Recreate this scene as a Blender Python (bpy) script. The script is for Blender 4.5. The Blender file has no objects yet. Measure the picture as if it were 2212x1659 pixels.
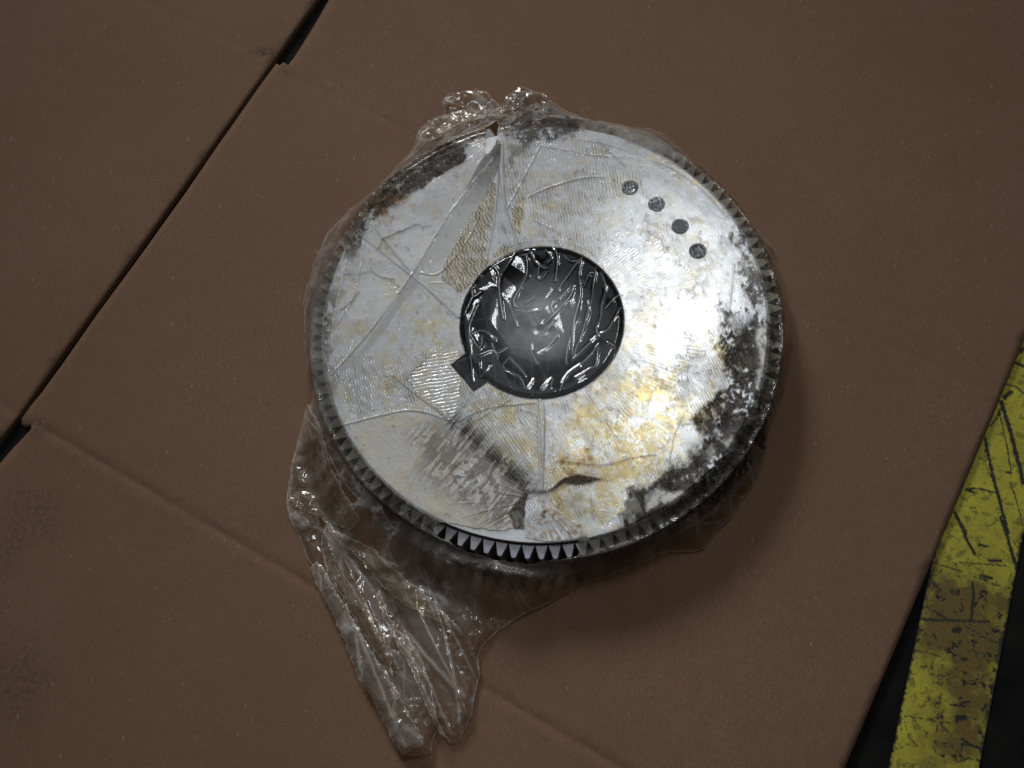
import bpy, bmesh, math
import numpy as np
from mathutils.geometry import tessellate_polygon, delaunay_2d_cdt
from mathutils import Vector

# ------------------------------------------------------------------ camera
T = 0.035                      # height of the flywheel face above the cardboard
SC = bpy.context.scene
cam_d = bpy.data.cameras.new("camera"); cam = bpy.data.objects.new("camera", cam_d)
SC.collection.objects.link(cam); SC.camera = cam
CAM = np.array([0.0407227, -0.25746764, 0.62845161 + T])
RA, RB = 0.32617251, 0.09618754
cam.location = CAM; cam.rotation_euler = (RA, RB, 0)
cam_d.sensor_width = 36; cam_d.lens = 18 / math.tan(math.radians(27))
cam_d.clip_start = 0.01; cam_d.clip_end = 50

# ------------------------------------------------------------------ light
SC.view_settings.view_transform = 'Standard'; SC.view_settings.look = 'None'
SC.view_settings.exposure = 0.0; SC.view_settings.gamma = 1.0
w = bpy.data.worlds.new("World"); SC.world = w; w.use_nodes = True
w.node_tree.nodes['Background'].inputs[0].default_value = (1.0, 0.82, 0.66, 1)
w.node_tree.nodes['Background'].inputs[1].default_value = 0.036

def area(name, loc, target, sx, sy, power, col):
    d = bpy.data.lights.new(name, 'AREA'); d.shape = 'RECTANGLE'; d.size = sx; d.size_y = sy
    d.energy = power; d.color = col
    o = bpy.data.objects.new(name, d); SC.collection.objects.link(o)
    o.location = loc
    o.rotation_euler = (Vector(target) - Vector(loc)).to_track_quat('-Z', 'Y').to_euler()
    return o
mp = Vector((0.086, -0.026, T)); vd = (mp - Vector(CAM)).normalized()
lamp_at = mp + Vector((vd.x, vd.y, -vd.z)) * 1.15          # the lamp whose reflection burns out on the metal
area("ceiling_lamp", lamp_at, mp, 0.11, 0.30, 2.25, (0.91, 0.95, 1.0))
area("sheen_fill_panel", (-0.15, 0.75, 2.1), (-.05, 0, 0), 1.5, 1.1, 2.6, (0.88, 0.95, 1.0))  # unseen panel added to lift the sheen on the metal
def spot(name, loc, target, cone, radius, power, col):
    d = bpy.data.lights.new(name, 'SPOT'); d.spot_size = math.radians(cone); d.spot_blend = 1.0
    d.shadow_soft_size = radius; d.energy = power; d.color = col
    o = bpy.data.objects.new(name, d); SC.collection.objects.link(o); o.location = loc
    o.rotation_euler = (Vector(target) - Vector(loc)).to_track_quat('-Z', 'Y').to_euler()
spot("side_lamp", (-0.95, 2.6, 1.65), (-0.03, -.17, 0), 22, 0.52, 365.0, (0.98, 0.98, 1.0))
area("glint_fill", (-0.30, -0.75, 1.5), (0, 0, 0), 0.08, 0.7, 0.30, (0.95, 0.97, 1.0))  # weak extra light added for glints on the film tail

SC.cycles.transparent_max_bounces = 24
SC.cycles.max_bounces = 8

# ------------------------------------------------------------------ photo geometry -> place
ca, sa, cb, sb = math.cos(RA), math.sin(RA), math.cos(RB), math.sin(RB)
MR = np.array([[cb, 0, sb], [0, 1, 0], [-sb, 0, cb]]) @ np.array([[1, 0, 0], [0, ca, -sa], [0, sa, ca]])
FPX = 2212 / 2 / math.tan(math.radians(27))
def P(pts, z=0.0):
    p = np.array(pts, float).reshape(-1, 2)
    d = np.stack([(p[:, 0] - 1106) / FPX, -(p[:, 1] - 829.5) / FPX, -np.ones(len(p))], 1) @ MR.T
    t = (z - CAM[2]) / d[:, 2]
    return CAM[:2] + t[:, None] * d[:, :2]
def Cv(pts):                     # coordinates measured in the enlarged view of the disc
    p = np.array(pts, float).reshape(-1, 2)
    return np.stack([643.8 + 0.6536 * p[:, 0], 203.3 + 0.6536 * p[:, 1]], 1)
def D(*pts, z=T + 0.001): return P(Cv(pts), z)

# ------------------------------------------------------------------ noise tools
_rs = np.random.RandomState(7)
TAB = _rs.rand(8, 512, 512).astype(np.float32)
def vn(x, y, s=0):
    t = TAB[s % 8]; o = 37 * (s // 8)
    xi = np.floor(x); yi = np.floor(y)
    fx = (x - xi).astype(np.float32); fy = (y - yi).astype(np.float32)
    xi = xi.astype(np.int64) + o; yi = yi.astype(np.int64) + 2 * o
    fx = fx * fx * fx * (fx * (fx * 6 - 15) + 10); fy = fy * fy * fy * (fy * (fy * 6 - 15) + 10)
    a = t[yi & 511, xi & 511]; b = t[yi & 511, (xi + 1) & 511]
    c = t[(yi + 1) & 511, xi & 511]; d = t[(yi + 1) & 511, (xi + 1) & 511]
    return (a + (b - a) * fx) * (1 - fy) + (c + (d - c) * fx) * fy
def fbm(x, y, f, o=4, s=0):
    v = 0; a = 1; n = 0
    for i in range(o):
        v = v + a * vn(x * f + 13.7 * i, y * f + 5.1 * i, s + i); n += a; a *= 0.55; f *= 2.03
    return v / n
def worley(x, y, s=0):
    xi = np.floor(x).astype(np.int64); yi = np.floor(y).astype(np.int64)
    f1 = np.full(x.shape, 9.0, np.float32); f2 = f1.copy()
    for dx in (-1, 0, 1):
        for dy in (-1, 0, 1):
            cx = xi + dx; cy = yi + dy
            px = cx + TAB[s % 8][cy & 511, cx & 511]; py = cy + TAB[(s + 3) % 8][cx & 511, cy & 511]
            d = np.hypot(x - px, y - py).astype(np.float32)
            f2 = np.where(d < f1, f1, np.minimum(f2, d)); f1 = np.minimum(f1, d)
    return f1, f2
def sst(a, b, x):
    t = np.clip((x - a) / (b - a), 0, 1); return t * t * (3 - 2 * t)
def segd(X, Y, a, b):
    ax, ay = a; bx, by = b; vx, vy = bx - ax, by - ay
    t = np.clip(((X - ax) * vx + (Y - ay) * vy) / (vx * vx + vy * vy + 1e-18), 0, 1)
    return np.hypot(X - ax - t * vx, Y - ay - t * vy), t
def sdp(X, Y, pts):              # signed distance to a polygon, positive inside
    d = np.full(X.shape, 9.0); ins = np.zeros(X.shape, bool); n = len(pts)
    for i in range(n):
        a, b = pts[i], pts[(i + 1) % n]
        d = np.minimum(d, segd(X, Y, a, b)[0])
        c = ((a[1] > Y) != (b[1] > Y))
        with np.errstate(divide='ignore', invalid='ignore'):
            xx = (b[0] - a[0]) * (Y - a[1]) / (b[1] - a[1] + 1e-18) + a[0]
        ins ^= c & (X < xx)
    return np.where(ins, d, -d)
def catmull(pts, n=6, closed=False):
    p = np.array(pts, float); out = []
    N = len(p)
    for i in range(N if closed else N - 1):
        p0 = p[(i - 1) % N] if closed or i > 0 else p[0]; p1 = p[i]; p2 = p[(i + 1) % N]
        p3 = p[(i + 2) % N] if closed or i + 2 < N else p[-1]
        for k in range(n):
            t = k / n
            out.append(0.5 * ((2 * p1) + (-p0 + p2) * t + (2 * p0 - 5 * p1 + 4 * p2 - p3) * t * t + (-p0 + 3 * p1 - 3 * p2 + p3) * t ** 3))
    if not closed: out.append(p[-1])
    return np.array(out)

class Field:
    """flat arrays of points, painted region by region"""
    def __init__(s, X, Y):
        s.X, s.Y = X, Y; s.a = {}
        s.wx = (fbm(X, Y, 110, 4, 1) - .5) * 0.012; s.wy = (fbm(X, Y, 110, 4, 5) - .5) * 0.012
    def ch(s, n, v=0.0):
        if n not in s.a: s.a[n] = np.full(s.X.shape, v, np.float32)
        return s.a[n]
    def idx(s, pts, m):
        lo = pts.min(0) - m; hi = pts.max(0) + m
        return np.nonzero((s.X > lo[0]) & (s.X < hi[0]) & (s.Y > lo[1]) & (s.Y < hi[1]))[0]
    def poly(s, pts, soft=0.002, warp=1.0):
        m = np.zeros(s.X.shape, np.float32); k = s.idx(pts, soft * 2 + 0.008)
        q = sdp(s.X[k] + warp * s.wx[k], s.Y[k] + warp * s.wy[k], pts)
        m[k] = sst(-soft, soft, q); return m
    def line(s, pts, wd, warp=0.0, taper=False):
        k = s.idx(pts, wd * 3 + 0.004); d = np.full(len(k), 9.0)
        X = s.X[k] + warp * s.wx[k]; Y = s.Y[k] + warp * s.wy[k]
        L = len(pts) - 1; side = np.zeros(len(k))
        for i in range(L):
            a, b = pts[i], pts[i + 1]
            dd, t = segd(X, Y, a, b)
            if taper:
                u = (i + t) / L; dd = dd / np.maximum(0.12, np.sin(math.pi * np.clip(u, .02, .98)))
            d = np.minimum(d, dd)
        m = np.zeros(s.X.shape, np.float32); m[k] = np.exp(-(d / wd) ** 2); return m

# ------------------------------------------------------------------ mesh and material tools
def link(o, parent=None):
    SC.collection.objects.link(o)
    if parent: o.parent = parent
    return o
def mesh_obj(name, V, F, mat=None, parent=None, smooth=False):
    me = bpy.data.meshes.new(name); me.from_pydata([tuple(v) for v in V], [], [tuple(f) for f in F]); me.update()
    bm = bmesh.new(); bm.from_mesh(me); bmesh.ops.recalc_face_normals(bm, faces=bm.faces); bm.to_mesh(me); bm.free()
    if mat: me.materials.append(mat)
    if smooth: me.polygons.foreach_set('use_smooth', [True] * len(me.polygons))
    return link(bpy.data.objects.new(name, me), parent)
def grid_obj(name, nx, ny, X, Y, Z, keep, attrs, mat, parent=None):
    """regular sheet nx*ny; keep = vertex mask"""
    K = keep.reshape(ny, nx)
    fk = K[:-1, :-1] & K[:-1, 1:] & K[1:, :-1] & K[1:, 1:]
    jj, ii = np.nonzero(fk); b = jj * nx + ii
    quads = np.stack([b, b + 1, b + nx + 1, b + nx], 1)
    used = np.unique(quads); remap = np.full(nx * ny, -1, np.int64); remap[used] = np.arange(len(used))
    quads = remap[quads].astype(np.int32)
    me = bpy.data.meshes.new(name)
    me.vertices.add(len(used)); me.loops.add(quads.size); me.polygons.add(len(quads))
    co = np.stack([X[used], Y[used], Z[used]], 1).astype(np.float32)
    me.vertices.foreach_set('co', co.ravel()); me.loops.foreach_set('vertex_index', quads.ravel())
    me.polygons.foreach_set('loop_start', np.arange(0, quads.size, 4, dtype=np.int32))
    me.polygons.foreach_set('use_smooth', np.ones(len(quads), bool))
    for n, v in attrs.items():
        a = me.attributes.new(n, 'FLOAT', 'POINT'); a.data.foreach_set('value', v[used].astype(np.float32))
    me.update(calc_edges=True); me.validate()
    if mat: me.materials.append(mat)
    return link(bpy.data.objects.new(name, me), parent)

class NT:
    def __init__(s, name):
        s.m = bpy.data.materials.new(name); s.m.use_nodes = True; s.t = s.m.node_tree; s.t.nodes.clear()
    def n(s, typ, **kw):
        o = s.t.nodes.new(typ)
        for k, v in kw.items():
            if k == 'i':
                for a, b in v.items():
                    if isinstance(b, bpy.types.NodeSocket): s.t.links.new(b, o.inputs[a])
                    else: o.inputs[a].default_value = b
            else: setattr(o, k, v)
        return o
    def math(s, op, a, b=0.0, clamp=False):
        o = s.n('ShaderNodeMath', operation=op, use_clamp=clamp, i={0: a, 1: b}); return o.outputs[0]
    def mr(s, v, a, b, c=0.0, d=1.0):
        return s.n('ShaderNodeMapRange', i={0: v, 1: a, 2: b, 3: c, 4: d}).outputs[0]
    def mix(s, f, a, b, bt='MIX'):
        o = s.n('ShaderNodeMix', data_type='RGBA', blend_type=bt)
        for k, v in ((0, f), (6, a), (7, b)):
            if isinstance(v, bpy.types.NodeSocket): s.t.links.new(v, o.inputs[k])
            else: o.inputs[k].default_value = v
        return o.outputs[2]
    def attr(s, n): return s.n('ShaderNodeAttribute', attribute_name=n).outputs['Fac']
    def noise(s, co, sc, det=3.0, rough=0.55, dist=0.0):
        return s.n('ShaderNodeTexNoise', i={'Vector': co, 'Scale': sc, 'Detail': det, 'Roughness': rough, 'Distortion': dist}).outputs[0]
    def out(s, sh): s.t.links.new(sh, s.n('ShaderNodeOutputMaterial').inputs[0]); return s.m
    def obj(s): return s.n('ShaderNodeTexCoord').outputs['Object']

def rgb(r, g, b): return (r, g, b, 1.0)

def mat_metal(name, col, metallic, rough, dirt=0.3, dcol=(.03, .028, .025), sc=60.0, bump=.0002):
    t = NT(name); co = t.obj()
    n1 = t.noise(co, sc, 5, .6); n2 = t.noise(co, sc * 9, 3, .6)
    f = t.mr(n1, .52, .72, 0, dirt)
    c = t.mix(f, rgb(*col), rgb(*dcol))
    c = t.mix(t.mr(n2, .3, .7, 0, .3), c, rgb(*[x * .6 for x in col]))
    r = t.mr(n2, .2, .8, rough - .08, rough + .1)
    b = t.n('ShaderNodeBump', i={'Strength': .5, 'Distance': bump, 'Height': n2})
    p = t.n('ShaderNodeBsdfPrincipled', i={'Base Color': c, 'Metallic': metallic, 'Roughness': r, 'Normal': b.outputs[0]})
    return t.out(p.outputs[0])

def mat_face():
    t = NT('machined_metal'); co = t.obj()
    n1 = t.noise(co, 26, 5, .6); n2 = t.noise(co, 120, 4, .65, .6)
    # fine turning marks: rings round the bore
    sep = t.n('ShaderNodeSeparateXYZ', i={0: co})
    r = t.math('SQRT', t.math('ADD', t.math('MULTIPLY', sep.outputs[0], sep.outputs[0]), t.math('MULTIPLY', sep.outputs[1], sep.outputs[1])))
    cx = t.n('ShaderNodeCombineXYZ', i={0: t.math('MULTIPLY', r, 1800.0), 1: t.math('MULTIPLY', n1, .4)})
    ring = t.noise(cx.outputs[0], 1.0, 2, .5)
    c = t.mix(t.mr(n1, .3, .7), rgb(.80, .83, .86), rgb(.66, .69, .72))
    c = t.mix(t.mr(n2, .45, .75, 0, .35), c, rgb(.60, .55, .42))
    b = t.n('ShaderNodeBump', i={'Strength': .35, 'Distance': .00015, 'Height': t.math('ADD', t.math('MULTIPLY', ring, .4), n2)})
    p = t.n('ShaderNodeBsdfPrincipled', i={'Base Color': c, 'Metallic': .80, 'Roughness': t.mr(n2, .2, .8, .24, .36), 'Normal': b.outputs[0]})
    return t.out(p.outputs[0])

def mat_film(name='plastic_film', clean=False):
    t = NT(name); co = t.obj()
    haze, dirt, oil, rust, rip, ph, thick = [t.attr(a) for a in ('haze', 'dirt', 'oil', 'rust', 'rip', 'phase', 'thick')]
    g1 = t.noise(co, 900, 3, .6); g2 = t.noise(co, 260, 4, .6)
    s = t.math('SINE', ph)
    line = t.math('MULTIPLY', t.mr(s, .25, .95), rip)            # oil settles in the valleys of the ripples
    crest = t.math('MULTIPLY', t.mr(s, -.4, -.98), rip)
    hgt = t.math('ADD', t.math('MULTIPLY', t.math('MULTIPLY', s, rip), -.00030), t.math('MULTIPLY', g2, t.mr(thick, .4, 1, .00034, .00004)))
    bump = t.n('ShaderNodeBump', i={'Strength': 1.0, 'Distance': 1.0, 'Height': hgt})
    lw = t.n('ShaderNodeLayerWeight', i={'Blend': .30, 'Normal': bump.outputs[0]})
    edge = t.math('POWER', lw.outputs['Facing'], 2.4)
    tint = t.mix(oil, rgb(.985, .985, .985), rgb(.93, .74, .30))
    tint = t.mix(line, tint, rgb(.42, .35, .24))
    tint = t.mix(edge, tint, rgb(.92, .91, .88))
    tr = t.n('ShaderNodeBsdfTransparent', i={'Color': tint})
    hz = t.mix(t.mr(oil, 0, 1, 0, .7), rgb(.78, .81, .85), rgb(.76, .63, .36))
    hz = t.mix(t.mr(g1, .3, .7, 0, .35), hz, rgb(.56, .56, .55))
    df = t.n('ShaderNodeBsdfDiffuse', i={'Color': hz, 'Normal': bump.outputs[0]})
    hf = t.math('MULTIPLY', haze, t.mr(g1, .25, .75, .75, 1.2))
    hf = t.math('SUBTRACT', hf, t.math('MULTIPLY', line, .30))
    hf = t.math('ADD', hf, t.math('MULTIPLY', crest, .15))
    hf = t.math('ADD', hf, t.math('MULTIPLY', edge, t.math('MULTIPLY', thick, .22)), True)
    m1 = t.n('ShaderNodeMixShader', i={0: hf, 1: tr.outputs[0], 2: df.outputs[0]})
    rd = t.n('ShaderNodeBsdfDiffuse', i={'Color': t.mix(t.mr(g2, .35, .65), rgb(.50, .27, .07), rgb(.26, .12, .03))})
    m2 = t.n('ShaderNodeMixShader', i={0: t.math('MULTIPLY', rust, t.mr(g1, .3, .6, .55, 1.0), True), 1: m1.outputs[0], 2: rd.outputs[0]})
    dc = t.mix(t.mr(g2, .40, .60), rgb(.060, .044, .032), rgb(.008, .007, .006))
    dc = t.mix(t.mr(t.noise(co, 95, 4, .6), .52, .66, 0, .6), dc, rgb(.125, .095, .070))
    dd = t.n('ShaderNodeBsdfDiffuse', i={'Color': dc})
    m3 = t.n('ShaderNodeMixShader', i={0: t.math('MULTIPLY', dirt, t.mr(g1, .25, .6, .7, 1.0), True), 1: m2.outputs[0], 2: dd.outputs[0]})  # dirt also carries painted shade beside folds and below the teeth
    gl = t.n('ShaderNodeBsdfAnisotropic' if False else 'ShaderNodeBsdfGlossy', i={'Color': rgb(1, 1, 1), 'Roughness': t.mr(haze, 0, .7, .07, .20), 'Normal': bump.outputs[0]})
    fr = t.n('ShaderNodeFresnel', i={'IOR': 1.5, 'Normal': bump.outputs[0]})
    gf = t.math('MULTIPLY', fr.outputs[0], 1.0, True)
    gf = t.math('MULTIPLY', t.math('MINIMUM', gf, .55), t.mr(dirt, 0, 1, 1.0, .12))
    m4 = t.n('ShaderNodeMixShader', i={0: gf, 1: m3.outputs[0], 2: gl.outputs[0]})
    return t.out(m4.outputs[0])

def mat_card():
    t = NT('brown_cardboard'); co = t.obj()
    sep = t.n('ShaderNodeMapping', i={'Vector': co, 'Rotation': (0, 0, .52), 'Scale': (1, .35, 1)})
    fib = t.noise(sep.outputs[0], 1900, 3, .6); hue = t.noise(co, 240, 3, .6); big = t.noise(co, 7, 4, .6); mid = t.noise(co, 60, 4, .6)
    spk = t.noise(co, 330, 1, .5); spk2 = t.noise(sep.outputs[0], 420, 2, .5)
    c = t.mix(t.mr(fib, .40, .60), rgb(.155, .094, .063), rgb(.262, .158, .108))
    c = t.mix(t.mr(hue, .38, .62, 0, .45), c, rgb(.235, .118, .078))
    c = t.mix(t.mr(hue, .62, .38, 0, .35), c, rgb(.165, .118, .062))
    c = t.mix(t.mr(big, .35, .65, 0, .35), c, rgb(.155, .09, .045))
    c = t.mix(t.mr(mid, .35, .7, 0, .16), c, rgb(.13, .072, .038))
    c = t.mix(t.mr(spk, .76, .82, 0, .6), c, rgb(.12, .08, .055))
    c = t.mix(t.mr(spk2, .70, .76, 0, .4), c, rgb(.50, .40, .32))
    c = t.mix(t.mr(t.noise(sep.outputs[0], 650, 4, .75), .35, .70, .35, 0), c, rgb(.115, .068, .043))
    c = t.mix(t.math('MULTIPLY', t.attr('stain'), t.mr(t.noise(co, 260, 4, .6), .38, .62), True), c, rgb(.050, .036, .029))
    bh = t.math('ADD', t.math('MULTIPLY', fib, .00003), t.math('MULTIPLY', mid, .00010))
    flute = t.n('ShaderNodeTexWave', wave_type='BANDS', bands_direction='X', i={'Vector': t.n('ShaderNodeMapping', i={'Vector': co, 'Rotation': (0, 0, .96)}).outputs[0], 'Scale': 60.0, 'Distortion': .4})
    bh = t.math('ADD', bh, t.math('MULTIPLY', flute.outputs['Fac'], .00003))
    b = t.n('ShaderNodeBump', i={'Strength': .6, 'Distance': 1.0, 'Height': bh})
    p = t.n('ShaderNodeBsdfPrincipled', i={'Base Color': c, 'Roughness': .85, 'Specular IOR Level': .15, 'Normal': b.outputs[0]})
    return t.out(p.outputs[0])

def mat_tape():
    t = NT('yellow_floor_tape'); co = t.obj()
    n1 = t.noise(co, 55, 5, .65); n2 = t.noise(co, 420, 3, .6); n3 = t.noise(co, 190, 3, .6, .5)
    c = t.mix(t.mr(n1, .3, .7), rgb(.52, .49, .045), rgb(.34, .31, .038))
    br = t.math('MULTIPLY', t.attr('brown'), t.mr(n1, .25, .6, .45, 1.0), True)
    c = t.mix(br, c, rgb(.135, .098, .024))
    m = t.math('MAXIMUM', t.attr('mark'), t.math('MULTIPLY', t.mr(n3, .55, .63), t.mr(t.attr('speck'), 0, 1, .25, 1.0)))
    m = t.math('MAXIMUM', m, t.mr(n2, .64, .74, 0, .7))
    m = t.math('MAXIMUM', m, t.math('MULTIPLY', t.mr(t.noise(co, 900, 2, .6), .62, .70), .6))
    c = t.mix(m, c, rgb(.022, .022, .018))
    b = t.n('ShaderNodeBump', i={'Strength': .5, 'Distance': .0003, 'Height': t.math('SUBTRACT', n1, m)})
    p = t.n('ShaderNodeBsdfPrincipled', i={'Base Color': c, 'Roughness': t.mr(n2, .3, .7, .45, .7), 'Specular IOR Level': .3, 'Normal': b.outputs[0]})
    return t.out(p.outputs[0])

def mat_floor():
    t = NT('black_floor'); co = t.obj()
    n = t.noise(co, 40, 5, .6); n2 = t.noise(co, 500, 3, .6)
    c = t.mix(t.mr(n, .35, .7), rgb(.006, .006, .006), rgb(.014, .013, .012))
    c = t.mix(t.mr(n2, .74, .8, 0, .6), c, rgb(.10, .09, .07))
    b = t.n('ShaderNodeBump', i={'Strength': .5, 'Distance': .0005, 'Height': n2})
    p = t.n('ShaderNodeBsdfPrincipled', i={'Base Color': c, 'Roughness': .9, 'Specular IOR Level': .08, 'Normal': b.outputs[0]})
    return t.out(p.outputs[0])

M_face = mat_face(); M_film = mat_film(); M_card = mat_card(); M_tape = mat_tape(); M_floor = mat_floor()
def mat_gear():
    t = NT('gear_steel'); g = t.n('ShaderNodeNewGeometry').outputs['Position']; sp = t.n('ShaderNodeSeparateXYZ', i={0: g})
    n1 = t.noise(g, 110, 4, .6); n2 = t.noise(g, 700, 3, .6)
    # the teeth left bare by the torn film are wiped clean, the others are greasy
    cl = t.math('MULTIPLY', t.mr(t.math('ABSOLUTE', t.math('ADD', sp.outputs[0], .012)), .040, .050, 1, 0), t.mr(sp.outputs[1], -.13, -.14, 0, 1))
    gr = t.math('MAXIMUM', t.math('SUBTRACT', t.mr(n1, .25, .55, .45, 1.0), cl), t.mr(n1, .60, .70, 0, .7))
    c = t.mix(t.mr(n2, .3, .7), rgb(.40, .40, .44), rgb(.30, .30, .33))
    c = t.mix(t.math('MULTIPLY', gr, .80, True), c, rgb(.14, .138, .135))
    b = t.n('ShaderNodeBump', i={'Strength': .5, 'Distance': .0002, 'Height': n2})
    return t.out(t.n('ShaderNodeBsdfPrincipled', i={'Base Color': c, 'Metallic': .35, 'Roughness': .45, 'Normal': b.outputs[0]}).outputs[0])
M_gear = mat_gear()
M_dark = mat_metal('shade_dark_steel', (.007, .008, .010), .0, .6, .3)  # near-black colour stands in for shade in the bore and tooth gaps
M_hole = mat_metal('bolt_hole_steel', (.10, .10, .12), .6, .35, .4)

# ------------------------------------------------------------------ setting: floor, tape, cardboard
FZ = -0.0052
fl = mesh_obj('floor', [(-1.2, -1.2, FZ), (1.2, -1.2, FZ), (1.2, 1.2, FZ), (-1.2, 1.2, FZ)], [(0, 1, 2, 3)], M_floor)
fl['kind'] = 'structure'

def build_tape():
    z = FZ + .0012
    a, b = P([(2014, 1213), (1919, 1659)], z); c, d = P([(2212, 1177), (2196, 1239)], z); e = P([(2115, 1659)], z)[0]
    u = (b - a) / np.linalg.norm(b - a); v = np.array([-u[1], u[0]])
    if v[0] < 0: v = -v
    a0 = a - u * .42; b0 = b + u * .12
    wd = abs(np.dot(e - b, v))
    n = int(.75 / .0008); m = int(wd / .0008) + 1
    L = np.linalg.norm(b0 - a0)
    n = int(L / .0009) + 1
    S, W_ = np.meshgrid(np.linspace(0, L, n), np.linspace(0, wd, m), indexing='xy')
    S = S.ravel(); W_ = W_.ravel()
    X = a0[0] + u[0] * S + v[0] * W_; Y = a0[1] + u[1] * S + v[1] * W_
    f = Field(X, Y)
    mark = f.ch('mark')
    def r1(*p): q = np.array(p, float); return P(np.stack([1626 + .2655 * q[:, 0], 712 + .2655 * q[:, 1]], 1), z)
    def r2(*p): q = np.array(p, float); return P(np.stack([1694 + .326 * q[:, 0], 1118 + .326 * q[:, 1]], 1), z)
    px = .00033
    rough = .55 + .75 * vn(X * 900, Y * 900, 2)
    for pts, wdt in ((r1((2020, 590), (2060, 700), (2130, 960), (2170, 1100), (2200, 1250)), 5.2), (r1((2010, 650), (2040, 830), (2080, 1000), (2110, 1180)), 1.6),
                     (r1((1890, 890), (1930, 1080), (1970, 1250), (2020, 1430), (2080, 1659)), 4.2), (r1((1640, 1490), (1690, 1570), (1740, 1659)), 3.2),
                     (r1((1770, 1290), (1860, 1300), (1990, 1335)), 2.2), (r1((2100, 1250), (2150, 1400), (2200, 1600)), 1.6), (r1((2050, 550), (2100, 510)), 6),
                     (r1((1740, 1300), (1800, 1330)), 4), (r1((1890, 960), (1900, 1100), (1960, 1250)), 1.0), (r1((2060, 1160), (2100, 1165)), 2.5), (r1((1930, 790), (1990, 720), (2010, 660)), 2.2),
                     (r1((2130, 270), (2205, 300)), 4), (r1((2060, 440), (2150, 470), (2205, 520)), 2.4), (r1((2150, 200), (2205, 150)), 5),
                     (r2((1140, 0), (1190, 100), (1260, 245)), 3.6), (r2((1440, 0), (1490, 170), (1545, 350)), 4.6), (r2((930, 590), (1010, 630), (1080, 672)), 1.8),
                     (r2((900, 680), (1080, 680), (1240, 692), (1360, 690)), 2.8), (r2((1250, 430), (1258, 520), (1240, 690)), 3.2), (r2((1160, 298), (1300, 305), (1470, 322)), 1.6),
                     (r2((1200, 720), (1300, 780), (1450, 850)), 1.4), (r2((1370, 1115), (1400, 1165)), 5), (r2((1178, 1470), (1230, 1510), (1310, 1535)), 3.2),
                     (r2((800, 1350), (825, 1450), (882, 1518)), 1.1), (r2((1140, 1545), (1190, 1600), (1300, 1612)), 1.1), (r2((1130, 750), (1165, 745)), 6), (r2((1185, 945), (1200, 945)), 5),
                     (r2((760, 1318), (900, 1330), (1100, 1365)), 1.0), (r2((1055, 960), (1040, 1150), (1020, 1340), (1000, 1560)), .7), (r2((1000, 300), (1200, 370), (1400, 440), (1530, 480)), .9),
                     (r2((1290, 180), (1350, 190)), 4), (r2((1300, 385), (1370, 400)), 4), (r2((1360, 285), (1430, 290)), 4), (r2((1100, 1240), (1200, 1255)), 2.5), (r2((1320, 1275), (1340, 1240)), 3),
                     (r2((1030, 1360), (1085, 1420)), 1.4), (r2((870, 880), (1000, 910), (1060, 940)), 1.2), (r2((1480, 100), (1600, 260)), 1.0)):
        mark = np.maximum(mark, f.line(pts, wdt * px, warp=.12) * rough)
    mark = sst(.32, .62, mark)
    # worn edge
    ed = np.minimum(W_, wd - W_)
    mark = np.maximum(mark, 1 - sst(0, .0016, ed + (vn(X * 600, Y * 600, 3) - .6) * .0022))
    reg = f.poly(r2((960, 330), (1560, 520), (1540, 900), (1440, 1170), (1320, 1659), (980, 1659), (1050, 1340), (1060, 960), (880, 860), (930, 500)), .016, 2.0)
    brown = reg * 1.2 + .30 * fbm(X, Y, 40, 3, 2)
    speck = np.clip(reg + .35, 0, 1)
    keep = np.ones(X.shape, bool)
    o = grid_obj('floor_tape', n, m, X, Y, np.full(X.shape, z), keep, dict(mark=mark, brown=brown, speck=speck), M_tape)
    o['label'] = 'scuffed yellow floor tape stripe with black scratches beside the cardboard'; o['category'] = 'floor tape'
build_tape()

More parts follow.
